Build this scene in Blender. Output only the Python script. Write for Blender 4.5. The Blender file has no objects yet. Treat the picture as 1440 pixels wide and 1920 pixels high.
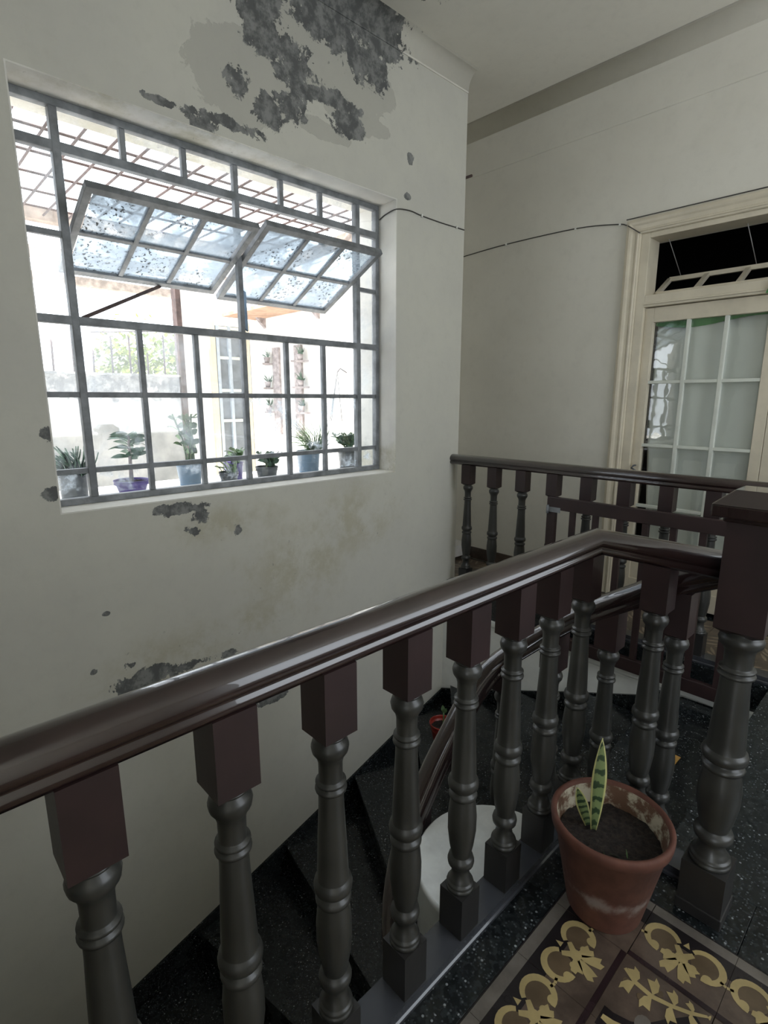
import bpy, bmesh, math, random
from mathutils import Vector, Matrix
random.seed(7)
SC = bpy.context.scene
COL = SC.collection
H = 1.38                      # camera height above the landing floor

# ------------------------------------------------------------------ camera
cam_d = bpy.data.cameras.new('camera'); cam = bpy.data.objects.new('camera', cam_d); COL.objects.link(cam)
cam_d.sensor_fit = 'HORIZONTAL'; cam_d.sensor_width = 36.0; cam_d.lens = 36.0 * 1006 / 1440
cam_d.clip_start = 0.02; cam_d.clip_end = 200
_yaw, _pit = 0.80925, 0.20608
_f = Vector((-math.sin(_yaw) * math.cos(_pit), math.cos(_yaw) * math.cos(_pit), -math.sin(_pit)))
_r = Vector((math.cos(_yaw), math.sin(_yaw), 0)); _u = _r.cross(_f)
cam.matrix_world = Matrix(((_r.x, _u.x, -_f.x, 0), (_r.y, _u.y, -_f.y, 0), (_r.z, _u.z, -_f.z, H), (0, 0, 0, 1)))
SC.camera = cam
# ------------------------------------------------------------------ sky
W = bpy.data.worlds.new('sky'); SC.world = W; W.use_nodes = True
bg = W.node_tree.nodes['Background']
bg.inputs[0].default_value = (0.86, 0.93, 1.0, 1); bg.inputs[1].default_value = 4.0
# ------------------------------------------------------------------ light portals in the window and two unseen openings put in for light
def portal(name, loc, rot, sx, sy):
    l = bpy.data.lights.new(name, 'AREA'); l.shape = 'RECTANGLE'; l.size = sx; l.size_y = sy
    l.cycles.is_portal = True
    o = bpy.data.objects.new(name, l); COL.objects.link(o); o.location = loc; o.rotation_euler = rot
portal('window_light', (-2.84, 1.52, H + .36), (0, -math.pi / 2, 0), 1.7, 2.0)
portal('front_light', (1.27, -2.62, H + .35), (-math.pi / 2, 0, 0), 1.6, 3.2)
portal('right_opening_light', (2.57, 2.2, H + .75), (0, math.pi / 2, 0), 2.4, 2.4)
# ------------------------------------------------------------------ sun over the courtyard
sd = bpy.data.lights.new('sun', 'SUN'); sd.energy = 13.0; sd.angle = math.radians(.6); sd.color = (1, .96, .9)
so = bpy.data.objects.new('sun', sd); COL.objects.link(so); so.rotation_euler = Vector((0, -.35, 1)).to_track_quat('Z', 'Y').to_euler()
# ------------------------------------------------------------------ exposure
SC.view_settings.view_transform = 'Standard'; SC.view_settings.look = 'None'
SC.view_settings.exposure = 0.12; SC.view_settings.gamma = 1.0; SC.view_settings.use_curve_mapping = False
SC.cycles.use_denoising = True
SC.cycles.max_bounces = 10; SC.cycles.diffuse_bounces = 6; SC.cycles.transparent_max_bounces = 16
SC.cycles.glossy_bounces = 4; SC.cycles.sample_clamp_indirect = 6.0

# ------------------------------------------------------------------ materials
class NT:
    def __init__(s, name):
        s.m = bpy.data.materials.new(name); s.m.use_nodes = True; s.t = s.m.node_tree; s.t.nodes.clear()
        s.out = s.n('ShaderNodeOutputMaterial')
    def n(s, ty, **kw):
        x = s.t.nodes.new(ty)
        for k, v in kw.items(): setattr(x, k, v)
        return x
    def set(s, sock, v):
        if isinstance(v, bpy.types.NodeSocket): s.t.links.new(v, sock)
        elif v is not None:
            if isinstance(v, (tuple, list)) and len(v) == 3 and sock.type == 'RGBA': v = (*v, 1)
            sock.default_value = v
    def math(s, op, a, b=None, c=None, clamp=False):
        x = s.n('ShaderNodeMath', operation=op, use_clamp=clamp)
        s.set(x.inputs[0], a); s.set(x.inputs[1], b); s.set(x.inputs[2], c); return x.outputs[0]
    def mix(s, f, a, b):
        x = s.n('ShaderNodeMix', data_type='RGBA'); s.set(x.inputs[0], f); s.set(x.inputs[6], a); s.set(x.inputs[7], b); return x.outputs[2]
    def noise(s, scale, detail=4, rough=.55, vec=None, dist=0):
        x = s.n('ShaderNodeTexNoise'); x.inputs['Scale'].default_value = scale; x.inputs['Detail'].default_value = detail
        x.inputs['Roughness'].default_value = rough; x.inputs['Distortion'].default_value = dist
        if vec is None: vec = s.pos()
        s.set(x.inputs['Vector'], vec); return x.outputs[0]
    def pos(s):
        if not hasattr(s, '_p'): s._p = s.n('ShaderNodeNewGeometry').outputs['Position']
        return s._p
    def obj(s):
        if not hasattr(s, '_o'): s._o = s.n('ShaderNodeTexCoord').outputs['Object']
        return s._o
    def step(s, v, lo, hi, a=0., b=1.):
        x = s.n('ShaderNodeMapRange', interpolation_type='SMOOTHSTEP'); s.set(x.inputs[0], v)
        for i, q in ((1, lo), (2, hi), (3, a), (4, b)): s.set(x.inputs[i], q)
        return x.outputs[0]
    def bump(s, h, strength=.3, dist=.01):
        x = s.n('ShaderNodeBump'); x.inputs['Strength'].default_value = strength; x.inputs['Distance'].default_value = dist
        s.set(x.inputs['Height'], h); return x.outputs[0]
    def bsdf(s, color, rough=.5, normal=None, metal=0, coat=0, spec=.5, trans=None, sss=0):
        x = s.n('ShaderNodeBsdfPrincipled'); s.set(x.inputs['Base Color'], color); s.set(x.inputs['Roughness'], rough)
        s.set(x.inputs['Metallic'], metal); s.set(x.inputs['Coat Weight'], coat); s.set(x.inputs['Specular IOR Level'], spec)
        if normal is not None: s.set(x.inputs['Normal'], normal)
        s.t.links.new(x.outputs[0], s.out.inputs[0]); return x

def simple(name, color, rough=.5, var=.15, scale=8., bumpk=.1, coat=0, metal=0, spec=.5, local=False):
    k = NT(name); v = k.obj() if local else k.pos()
    n = k.noise(scale, 5, .6, v)
    c2 = tuple(min(1, c * (1 + var)) for c in color); c1 = tuple(c * (1 - var) for c in color)
    col = k.mix(k.step(n, .3, .7), c1, c2)
    k.bsdf(col, rough, k.bump(k.noise(scale * 5, 3, .6, v), bumpk, .004), metal, coat, spec)
    return k.m

def blob_field(k, p, blobs, ax=(1, 2)):
    """largest soft ellipse value over blobs given as (a, b, ra, rb) in world metres on two axes"""
    sep = k.n('ShaderNodeSeparateXYZ'); k.set(sep.inputs[0], p)
    A, B = sep.outputs[ax[0]], sep.outputs[ax[1]]
    best = None
    for (a, b, ra, rb) in blobs:
        da = k.math('MULTIPLY', k.math('SUBTRACT', A, a), 1 / ra); db = k.math('MULTIPLY', k.math('SUBTRACT', B, b), 1 / rb)
        v = k.math('SUBTRACT', 1., k.math('SQRT', k.math('ADD', k.math('MULTIPLY', da, da), k.math('MULTIPLY', db, db))))
        best = v if best is None else k.math('MAXIMUM', best, v)
    return best

def plaster(name, base, tint, dark=None, light=None, stains=None, ax=(1, 2)):
    k = NT(name); p = k.pos()
    big = k.noise(1.6, 5, .6); fine = k.noise(14, 6, .7)
    col = k.mix(k.step(big, .35, .7), base, tint)
    col = k.mix(k.math('MULTIPLY', k.step(fine, .45, .8), .35), col, tuple(c * .82 for c in base))
    hgt = k.math('MULTIPLY', fine, .3)
    rag = k.math('SUBTRACT', k.noise(9, 7, .72, dist=.6), .5)
    if stains:
        f = blob_field(k, p, stains, ax)
        m = k.math('MULTIPLY', k.step(k.math('ADD', f, k.math('MULTIPLY', rag, 1.2)), .0, .9), k.step(k.noise(5, 6, .7), .38, .62))
        col = k.mix(k.math('MULTIPLY', m, .75), col, (.44, .41, .30))
        sp_ = k.math('MULTIPLY', k.step(k.noise(24, 5, .65), .66, .69), k.step(f, .0, .35)); col = k.mix(k.math('MULTIPLY', sp_, .55), col, (.24, .235, .21))
    if light:
        f = blob_field(k, p, light, ax)
        m = k.step(k.math('ADD', f, k.math('MULTIPLY', rag, 1.1)), .06, .12)
        col = k.mix(k.math('MULTIPLY', m, .45), col, (.36, .35, .31)); hgt = k.math('SUBTRACT', hgt, k.math('MULTIPLY', m, .5))
    if dark:
        f = blob_field(k, p, dark, ax)
        rag2 = k.math('SUBTRACT', k.noise(6.5, 9, .74, dist=.3), .5); rag3 = k.math('SUBTRACT', k.noise(34, 3, .6), .5)
        rr = k.math('ADD', k.math('MULTIPLY', rag2, 4.2), k.math('MULTIPLY', rag3, .8))
        m = k.step(k.math('ADD', f, k.math('MULTIPLY', rr, k.step(f, -1.0, .1, 0., 1.))), .13, .17)
        m = k.math('MAXIMUM', m, k.math('MULTIPLY', k.step(k.noise(30, 2, .5), .72, .74), k.step(f, -.7, .1)))
        dc = k.mix(k.step(k.noise(12, 5, .7), .42, .62), (.12, .122, .12), (.26, .262, .25))
        col = k.mix(m, col, dc); hgt = k.math('SUBTRACT', hgt, m)
    k.bsdf(col, .8, k.bump(hgt, .5, .006), spec=.25)
    return k.m

PL = (.60, .585, .515)
HZ = H
dark_b = [(2.30, HZ+1.95, .34, .14), (2.25, HZ+1.80, .22, .12), (1.98, HZ+1.86, .28, .12), (1.68, HZ+1.66, .22, .10), (1.60, HZ+1.78, .18, .14),
          (1.80, HZ+1.60, .2, .07), (1.95, HZ+1.54, .26, .055), (2.10, HZ+1.46, .13, .07), (1.38, HZ+1.24, .20, .035), (1.28, HZ+1.20, .09, .04),
          (1.45, HZ+1.42, .07, .07), (1.60, HZ+1.36, .10, .07), (1.10, HZ+1.23, .10, .02), (1.75, HZ+1.42, .11, .08),
          (1.05, HZ-.515, .15, .035), (1.13, HZ-.55, .05, .05), (1.08, HZ-.63, .04, .03), (1.325, HZ-.665, .03, .035),
          (1.0, HZ-1.32, .16, .035), (.80, HZ-1.31, .16, .05), (1.24, HZ-1.33, .05, .03), (1.45, HZ-1.70, .13, .03),
          (.521, HZ-.137, .03, .03), (.504, HZ-.374, .035, .03), (2.604, HZ+1.418, .03, .04), (2.584, HZ+1.214, .03, .02), (.66, HZ-.94, .015, .01),
          (.74, HZ-1.22, .03, .02), (.58, HZ-1.2, .02, .015)]
light_b = [(2.15, HZ+1.52, .22, .10), (1.95, HZ+1.38, .22, .05), (2.30, HZ+1.50, .14, .05), (2.32, HZ+1.68, .16, .12), (1.95, HZ+1.75, .45, .25), (1.5, HZ+1.45, .3, .22)]
stain_b = [(1.7, HZ-.95, .55, .4), (2.1, HZ-.75, .6, .35), (1.3, HZ-.62, .5, .14), (1.0, HZ-1.25, .5, .18), (1.4, HZ-1.2, .3, .2)]
M = {}
M['wall_window'] = plaster('wall_plaster_peeling', PL, (.56, .545, .49), dark_b, light_b, stain_b)
M['reveal'] = plaster('reveal_paint', (.78, .76, .70), (.62, .60, .56), None, None, [(1.2, HZ+1.18, .9, .03), (2.49, HZ-.40, .2, .16)])
M['wall_plain'] = plaster('wall_paint', (.68, .655, .58), (.64, .615, .54))
M['ceiling'] = plaster('ceiling_paint', (.82, .79, .71), (.78, .75, .67),
        [(-2.28, 1.95, .16, .25), (-2.12, 2.30, .14, .22), (-2.15, 2.05, .2, .25)], ax=(0, 1))
M['ceiling_plain'] = plaster('ceiling_paint_plain', (.76, .73, .65), (.72, .69, .61))
M['cove'] = plaster('cove_paint', (.72, .70, .62), (.68, .65, .58), [(2.0, 3.42, .42, .18), (2.32, 3.36, .24, .2)])
M['ext_white'] = plaster('outside_render', (.86, .85, .82), (.80, .79, .76))
M['ext_old'] = plaster('old_grey_render', (.40, .40, .39), (.20, .21, .21), [(0, HZ+.15, 6, .15)])
M['fascia'] = simple('white_marble', (.84, .85, .83), .35, .08, 4, .03)

def wood(name, c, rough, chips=True, coat=.3):
    k = NT(name); n = k.noise(6, 4)
    v = k.n('ShaderNodeMapping'); v.inputs['Scale'].default_value = (30, 30, 4); k.set(v.inputs[0], k.pos())
    g = k.noise(3, 5, .6, v.outputs[0])
    col = k.mix(k.step(n, .3, .7), tuple(x * .8 for x in c), tuple(x * 1.25 for x in c))
    if chips:
        ch = k.step(k.noise(26, 3, .5), .80, .81); col = k.mix(ch, col, (.55, .5, .45))
    k.bsdf(col, k.math('ADD', rough, k.math('MULTIPLY', g, .1)), k.bump(k.math('ADD', g, k.math('MULTIPLY', n, .6)), .05, .002), coat=coat)
    return k.m
M['maroon'] = wood('maroon_gloss_paint', (.023, .012, .0115), .20, True, .9)
M['maroon_flat'] = wood('maroon_paint', (.023, .0108, .011), .45, False, .1)
M['dark'] = wood('charcoal_paint', (.030, .030, .027), .33, False, .1)
M['plinth'] = wood('dark_plinth_paint', (.018, .017, .017), .40, False, .1)
M['curb'] = wood('curb_paint', (.045, .048, .056), .2, True, .4)

k = NT('black_granite'); vo = k.n('ShaderNodeTexVoronoi'); vo.inputs['Scale'].default_value = 130; k.set(vo.inputs['Vector'], k.pos())
sc_ = k.n('ShaderNodeSeparateColor'); k.set(sc_.inputs[0], vo.outputs['Color'])
f1 = k.math('MULTIPLY', k.step(sc_.outputs[0], .66, .72), k.step(vo.outputs[0], .45, .25))
f2 = k.math('MULTIPLY', k.step(sc_.outputs[1], .955, .97), k.step(vo.outputs[0], .5, .3))
col = k.mix(k.step(k.noise(60, 3), .4, .65), (.006, .008, .009), (.02, .024, .026)); col = k.mix(f1, col, (.07, .08, .085)); col = k.mix(f2, col, (.26, .28, .29))
k.bsdf(col, k.step(k.noise(5, 4), .3, .7, .14, .34), k.bump(k.noise(30, 3), .05, .002)); M['granite'] = k.m
M['marble'] = simple('pale_marble', (.84, .87, .88), .3, .12, 7, .03)

def terra():
    k = NT('terracotta'); sep = k.n('ShaderNodeSeparateXYZ'); k.set(sep.inputs[0], k.obj()); n = k.noise(9, 6, .65, k.obj(), .4)
    zz = k.math('MULTIPLY', k.math('ABSOLUTE', k.math('SUBTRACT', sep.outputs[2], .10)), 6)
    m = k.step(k.math('SUBTRACT', n, zz), .38, .6)
    col = k.mix(k.step(k.noise(22, 4, .6, k.obj()), .3, .7), (.090, .032, .020), (.135, .050, .032))
    col = k.mix(k.math('MULTIPLY', m, .55), col, (.42, .37, .34)); k.bsdf(col, .75, k.bump(n, .25, .004)); return k.m
M['terracotta'] = terra()
k = NT('pot_lime_crust'); n = k.noise(20, 6, .7, k.obj()); k.bsdf(k.mix(k.step(n, .42, .58), (.14, .075, .045), (.50, .45, .34)), .85, k.bump(n, .6, .004)); M['crust'] = k.m
k = NT('soil'); n = k.noise(60, 6, .75); k.bsdf(k.mix(k.step(n, .35, .7), (.008, .006, .005), (.05, .035, .028)), .9, k.bump(n, 1, .01)); M['soil'] = k.m
def snake():
    k = NT('snake_leaf'); g = k.n('ShaderNodeTexCoord'); uv = k.n('ShaderNodeSeparateXYZ'); k.set(uv.inputs[0], g.outputs['UV'])
    e = k.step(k.math('ABSOLUTE', k.math('SUBTRACT', uv.outputs[0], .5)), .36, .42)
    w = k.math('SINE', k.math('ADD', k.math('MULTIPLY', uv.outputs[1], 46), k.math('MULTIPLY', k.noise(60, 3), 5)))
    col = k.mix(k.step(w, .1, .5), (.17, .22, .09), (.03, .055, .025)); col = k.mix(e, col, (.50, .48, .20)); k.bsdf(col, .4); return k.m
M['snake'] = snake()
M['leaf'] = simple('green_leaf', (.10, .18, .07), .5, .35, 20, .05)
M['leaf_dark'] = simple('dusty_leaf', (.10, .17, .12), .5, .35, 20, .05)
M['leaf_yellow'] = simple('sunny_leaf', (.22, .27, .05), .5, .4, 12, .05)
M['petal'] = simple('red_petal', (.55, .08, .08), .5)
M['red_plastic'] = simple('red_plastic', (.30, .03, .02), .35, .08)
M['purple_plastic'] = simple('purple_plastic', (.13, .10, .30), .35, .15)
M['black_plastic'] = simple('grey_plastic', (.09, .10, .11), .4, .25, 6)
M['blue_plastic'] = simple('blue_grey_plastic', (.13, .20, .28), .4, .2, 6)
M['iron'] = simple('window_iron_paint', (.19, .20, .21), .5, .3, 12, .35)
M['iron_dark'] = simple('dark_iron_paint', (.08, .09, .10), .5, .3, 12, .35)
M['rust'] = simple('rusted_steel', (.07, .045, .04), .7, .4, 9, .4)
M['beam'] = simple('weathered_beam', (.30, .24, .20), .8, .3, 9, .3)
M['board'] = simple('weathered_board', (.34, .30, .30), .8, .35, 18, .3)
M['canopy'] = simple('canopy_brown', (.48, .31, .22), .7, .2, 9, .2)
M['cream'] = simple('cream_gloss_paint', (.60, .54, .42), .35, .07, 7, .15)
M['white_paint'] = simple('white_gloss_paint', (.62, .64, .57), .35, .07, 7, .1)
M['grey_door'] = simple('grey_blue_paint', (.42, .47, .52), .45, .1)
M['black'] = simple('unlit_room_black', (.004, .004, .004), .9, 0)
M['cable'] = simple('cable_grey', (.06, .055, .05), .6)
M['clip'] = simple('white_clip', (.7, .7, .65), .5)
M['chain'] = simple('pale_cord', (.32, .31, .29), .5)
M['tape'] = simple('ochre_tape', (.48, .27, .07), .7, .2, 30)
M['cement_brown'] = simple('tile_brown', (.085, .062, .048), .26, .35, 9, .03)
M['cement_dark'] = simple('tile_black', (.016, .013, .014), .24, .3, 9, .03)
M['cement_grey'] = simple('tile_grey', (.13, .115, .10), .26, .25, 9, .03)
M['cement_beige'] = simple('tile_ochre', (.36, .28, .13), .28, .15, 12, .03)
M['cement_mid'] = simple('tile_mid_brown', (.10, .070, .042), .28, .2, 12, .03)
M['cement_purple'] = simple('tile_dark_purple', (.022, .012, .014), .26, .2, 12, .03)
M['grout'] = simple('tile_grout', (.03, .028, .026), .8)
M['far_tile'] = simple('far_tile_brown', (.10, .075, .055), .3, .3, 10, .03)
M['far_vein'] = simple('far_tile_vein', (.30, .24, .17), .3, .2, 10, .03)
M['base_brown'] = simple('brown_skirting_tile', (.075, .055, .042), .35, .35, 14, .05)
M['ext_ground'] = simple('pale_paving', (.62, .60, .57), .8, .15, 3, .2)
k = NT('curtain_cloth'); b = k.bsdf((.62, .66, .60), .9, k.bump(k.noise(40, 3), .1, .002)); M['curtain'] = k.m
M['green_cloth'] = simple('green_cloth', (.07, .22, .07), .9, .2)

def glass(name, dirt, lo, hi, tint=(1, 1, 1), specks=0.):
    k = NT(name); tr = k.n('ShaderNodeBsdfTransparent'); tr.inputs[0].default_value = (*tint, 1)
    gl = k.n('ShaderNodeBsdfGlossy'); gl.inputs['Roughness'].default_value = .02
    lw = k.n('ShaderNodeLayerWeight'); lw.inputs[0].default_value = .5; frv = k.math('ADD', .075, k.math('MULTIPLY', .9, k.math('POWER', lw.outputs['Facing'], 5)))
    if name == 'door_glass': k.set(gl.inputs['Normal'], k.bump(k.noise(7, 2), .07, .01))
    m1 = k.n('ShaderNodeMixShader'); k.set(m1.inputs[0], frv); k.set(m1.inputs[1], tr.outputs[0]); k.set(m1.inputs[2], gl.outputs[0])
    df = k.n('ShaderNodeBsdfDiffuse'); df.inputs[0].default_value = (.62, .66, .70, 1); tl = k.n('ShaderNodeBsdfTranslucent'); tl.inputs[0].default_value = (.62, .68, .74, 1)
    md = k.n('ShaderNodeMixShader'); md.inputs[0].default_value = .65; k.set(md.inputs[1], df.outputs[0]); k.set(md.inputs[2], tl.outputs[0])
    f = k.math('MULTIPLY', k.step(k.noise(3.5, 7, .7, dist=.3), lo, hi), dirt)
    if specks:
        s = k.math('MULTIPLY', k.step(k.noise(70, 2, .5), .60, .64), k.step(k.noise(5, 2), .4, .6))
        df2 = k.n('ShaderNodeBsdfDiffuse'); df2.inputs[0].default_value = (.06, .06, .06, 1)
    m2 = k.n('ShaderNodeMixShader'); k.set(m2.inputs[0], f); k.set(m2.inputs[1], m1.outputs[0]); k.set(m2.inputs[2], md.outputs[0])
    o = m2.outputs[0]
    if specks:
        m3 = k.n('ShaderNodeMixShader'); k.set(m3.inputs[0], k.math('MULTIPLY', s, specks)); k.set(m3.inputs[1], o); k.set(m3.inputs[2], df2.outputs[0]); o = m3.outputs[0]
    k.t.links.new(o, k.out.inputs[0]); return k.m
M['glass'] = glass('dirty_window_glass', .30, .45, .75)
M['glass_low'] = glass('hazy_window_glass', .55, .50, .64)
M['glass_sash'] = glass('speckled_sash_glass', .8, .25, .6, (.90, .96, 1), .9)
M['glass_door'] = glass('door_glass', .05, .5, .8)

# ------------------------------------------------------------------ mesh helpers
def box(bm, x0, x1, y0, y1, z0, z1, mi=0, skip=()):
    v = [bm.verts.new((x, y, z)) for z in (z0, z1) for y in (y0, y1) for x in (x0, x1)]
    F = {'b': (0, 2, 3, 1), 't': (4, 5, 7, 6), 'f': (0, 1, 5, 4), 'k': (2, 6, 7, 3), 'l': (0, 4, 6, 2), 'r': (1, 3, 7, 5)}
    for n, q in F.items():
        if n not in skip:
            f = bm.faces.new([v[i] for i in q]); f.material_index = mi
    return v
def obox(bm, a, b, w, d, mi=0, up=Vector((0, 0, 1))):
    """bar from a to b, width w across, depth d along up-ish"""
    a, b = Vector(a), Vector(b); t = (b - a).normalized()
    s = t.cross(up);
    if s.length < 1e-3: s = t.cross(Vector((1, 0, 0)))
    s.normalize(); n = s.cross(t)
    vs = []
    for p in (a, b):
        for (i, j) in ((-1, -1), (1, -1), (1, 1), (-1, 1)): vs.append(bm.verts.new(p + s * i * w / 2 + n * j * d / 2))
    for q in ((3, 2, 1, 0), (4, 5, 6, 7), (0, 1, 5, 4), (1, 2, 6, 5), (2, 3, 7, 6), (3, 0, 4, 7)):
        f = bm.faces.new([vs[i] for i in q]); f.material_index = mi
def tube(bm, pts, r, seg=8, mi=0):
    pts = [Vector(p) for p in pts]; rings = []
    for i, p in enumerate(pts):
        t = (pts[min(i + 1, len(pts) - 1)] - pts[max(i - 1, 0)]).normalized()
        ref = Vector((0, 0, 1)) if abs(t.z) < .9 else Vector((1, 0, 0))
        s = t.cross(ref).normalized(); n = s.cross(t)
        rr = r[i] if isinstance(r, (list, tuple)) else r
        rings.append([bm.verts.new(p + (s * math.cos(2 * math.pi * k / seg) + n * math.sin(2 * math.pi * k / seg)) * rr) for k in range(seg)])
    for a, b in zip(rings, rings[1:]):
        for k in range(seg):
            f = bm.faces.new((a[k], a[(k + 1) % seg], b[(k + 1) % seg], b[k])); f.smooth = True; f.material_index = mi
    for rg in (rings[0][::-1], rings[-1]):
        f = bm.faces.new(rg); f.material_index = mi
def lathe(bm, prof, c=(0, 0), seg=20, mi=0, cap=True, smooth=True):
    rings = []
    for (r, z) in prof:
        rings.append([bm.verts.new((c[0] + r * math.cos(2 * math.pi * k / seg), c[1] + r * math.sin(2 * math.pi * k / seg), z)) for k in range(seg)])
    for a, b in zip(rings, rings[1:]):
        for k in range(seg):
            f = bm.faces.new((a[k], b[k], b[(k + 1) % seg], a[(k + 1) % seg])); f.smooth = smooth; f.material_index = mi
    if cap:
        f = bm.faces.new(rings[0]); f.material_index = mi
        f = bm.faces.new(rings[-1][::-1]); f.material_index = mi
def prism(bm, poly, z0, z1, mi=0):
    a = [bm.verts.new((x, y, z0)) for x, y in poly]; b = [bm.verts.new((x, y, z1)) for x, y in poly]; n = len(poly)
    bm.faces.new(a[::-1]).material_index = mi; bm.faces.new(b).material_index = mi
    for i in range(n): bm.faces.new((a[i], a[(i + 1) % n], b[(i + 1) % n], b[i])).material_index = mi
def sweep(bm, prof, path, mi=0, smooth=True):
    """closed profile (side, up) swept along path with mitred corners"""
    path = [Vector(p) for p in path]; rings = []; n = len(path)
    for i, p in enumerate(path):
        t0 = (p - path[i - 1]).normalized() if i else (path[1] - p).normalized()
        t1 = (path[i + 1] - p).normalized() if i < n - 1 else t0
        t = (t0 + t1).normalized()
        s = t.cross(Vector((0, 0, 1))).normalized(); up = s.cross(t)
        h0 = Vector((t0.x, t0.y, 0)).normalized(); h1 = Vector((t1.x, t1.y, 0)).normalized()
        k = 1 / max(.3, math.sqrt(max(.0, (1 + h0.dot(h1)) / 2)))
        rings.append([bm.verts.new(p + s * a * k + up * b) for a, b in prof])
    m = len(prof)
    for a, b in zip(rings, rings[1:]):
        for j in range(m):
            f = bm.faces.new((a[j], b[j], b[(j + 1) % m], a[(j + 1) % m])); f.smooth = smooth; f.material_index = mi
    bm.faces.new(rings[0]).material_index = mi; bm.faces.new(rings[-1][::-1]).material_index = mi
def mesh(name, bm, mats):
    bmesh.ops.recalc_face_normals(bm, faces=bm.faces[:])
    me = bpy.data.meshes.new(name); bm.to_mesh(me); bm.free()
    for m in (mats if isinstance(mats, (list, tuple)) else [mats]): me.materials.append(m)
    return me
def obj(name, bm, mats, parent=None, bevel=0, auto=False):
    me = bm if isinstance(bm, bpy.types.Mesh) else mesh(name, bm, mats)
    o = bpy.data.objects.new(name, me); COL.objects.link(o)
    if parent is not None: o.parent = parent
    if bevel:
        b = o.modifiers.new('bevel', 'BEVEL'); b.width = bevel; b.segments = 2; b.limit_method = 'ANGLE'; b.angle_limit = math.radians(50)
    return o
def tag(o, label, cat, group=None):
    o['label'] = label; o['category'] = cat
    if group: o['group'] = group
    return o
def thing(name, label, cat, loc=(0, 0, 0), group=None):
    o = bpy.data.objects.new(name, None); o.empty_display_size = .1; COL.objects.link(o); o.location = loc
    return tag(o, label, cat, group)
def struct(name, bm=None, mats=None, loc=(0, 0, 0), bevel=0):
    if bm is None:
        o = bpy.data.objects.new(name, None); o.empty_display_size = .1; COL.objects.link(o)
    else: o = obj(name, bm, mats, bevel=bevel)
    o.location = loc; o['kind'] = 'structure'; return o
NB = bmesh.new

# =================================================================== ROOM SHELL
WX = -2.5; WE = 3.02; WC = 3.14      # window wall plane, stairwell end wall, wall end
y0, y1, z0, z1 = .53, 2.49, H - .467, H + 1.178
bm = NB()
T = .34
box(bm, WX - T, WX, -2.6, y0, -4.2, 3.55); box(bm, WX - T, WX, y1, WC, -4.2, 3.55)
box(bm, WX - T, WX, y0, y1, -4.2, z0); box(bm, WX - T, WX, y0, y1, z1, 3.55)
struct('wall_left', bm, M['wall_window'])
# painted reveal lining
bm = NB(); e = .006
box(bm, WX - T, WX + .001, y0, y1, z0, z0 + e); box(bm, WX - T, WX + .001, y0, y1, z1 - e, z1)
box(bm, WX - T, WX + .001, y0, y0 + e, z0 + e, z1 - e); box(bm, WX - T, WX + .001, y1 - e, y1, z0 + e, z1 - e)
struct('trim_1', bm, M['reveal'])
# cove between window wall and ceiling
CZ = H + 2.06
bm = NB(); prof = [(0, CZ - .11), (.006, CZ - .11)] + [(.006 + .08 * (1 - math.cos(a)), CZ - .10 + .10 * math.sin(a)) for a in [i * math.pi / 16 for i in range(9)]] + [(0, CZ + .005)]
for (ya, yb) in ((-2.6, WC),):
    A = [bm.verts.new((WX + a - .002, ya, z)) for a, z in prof]; B = [bm.verts.new((WX + a - .002, yb, z)) for a, z in prof]
    for i in range(len(prof)):
        f = bm.faces.new((A[i], A[(i + 1) % len(prof)], B[(i + 1) % len(prof)], B[i])); f.smooth = 1 < i < 9
    bm.faces.new(A); bm.faces.new(B[::-1])
struct('trim_2', bm, M['cove'])
# ceiling
bm = NB(); box(bm, -3.17, 2.6, -2.7, 4.1, CZ, CZ + .12); struct('ceiling', bm, M['ceiling'])
# door wall
DY = 3.76; DX0, DX1 = -1.555, -.02; DZ = H + 1.035
bm = NB(); box(bm, -3.17, DX0, DY, DY + .3, -.2, CZ); box(bm, DX1, 2.6, DY, DY + .3, -.2, CZ); box(bm, DX0, DX1, DY, DY + .3, DZ, CZ)
struct('wall_back', bm, M['wall_plain'])
bm = NB()
prof = [(0, H + 1.72), (.008, H + 1.724), (.010, H + 1.95)] + [(.010 + .11 * (1 - math.cos(a)), H + 1.95 + .11 * math.sin(a)) for a in [i * math.pi / 16 for i in range(1, 9)]] + [(0, CZ + .005)]
A = [bm.verts.new((-3.02, DY + .002 - a, z)) for a, z in prof]; B = [bm.verts.new((2.5, DY + .002 - a, z)) for a, z in prof]
for i in range(len(prof)):
    f = bm.faces.new((A[i], B[i], B[(i + 1) % len(prof)], A[(i + 1) % len(prof)])); f.smooth = 2 < i < 11
bm.faces.new(A); bm.faces.new(B[::-1]); struct('trim_3', bm, M['wall_plain'])
# end wall of the passage, right wall with an unseen opening added for light, rear wall
bm = NB(); box(bm, -3.17, -3.02, WC, DY + .3, -.2, CZ); box(bm, -3.17, WX - T, WC - .3, WC, -4.2, CZ); struct('wall_passage', bm, M['wall_plain'])
bm = NB(); RX = 2.25
box(bm, RX, RX + .3, -2.6, 1.0, -.2, CZ); box(bm, RX, RX + .3, 3.4, 4.06, -.2, CZ); box(bm, RX, RX + .3, 1.0, 3.4, -.2, H - .45); box(bm, RX, RX + .3, 1.0, 3.4, H + 1.95, CZ); box(bm, .40, .48, -2.4, -.95, -.01, CZ)  # last box: unseen partition added to block light from the window wall
struct('wall_right', bm, M['wall_plain'])
bm = NB(); box(bm, WX, RX, -2.6, -2.4, -4.2, .10); box(bm, WX, RX, -2.6, -2.4, H + 1.95, CZ); box(bm, WX, .48, -2.6, -2.4, .10, H + 1.95); box(bm, 2.05, RX, -2.6, -2.4, .10, H + 1.95); struct('wall_front', bm, M['wall_plain'])  # unseen opening here too, added to light the room from behind
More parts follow.
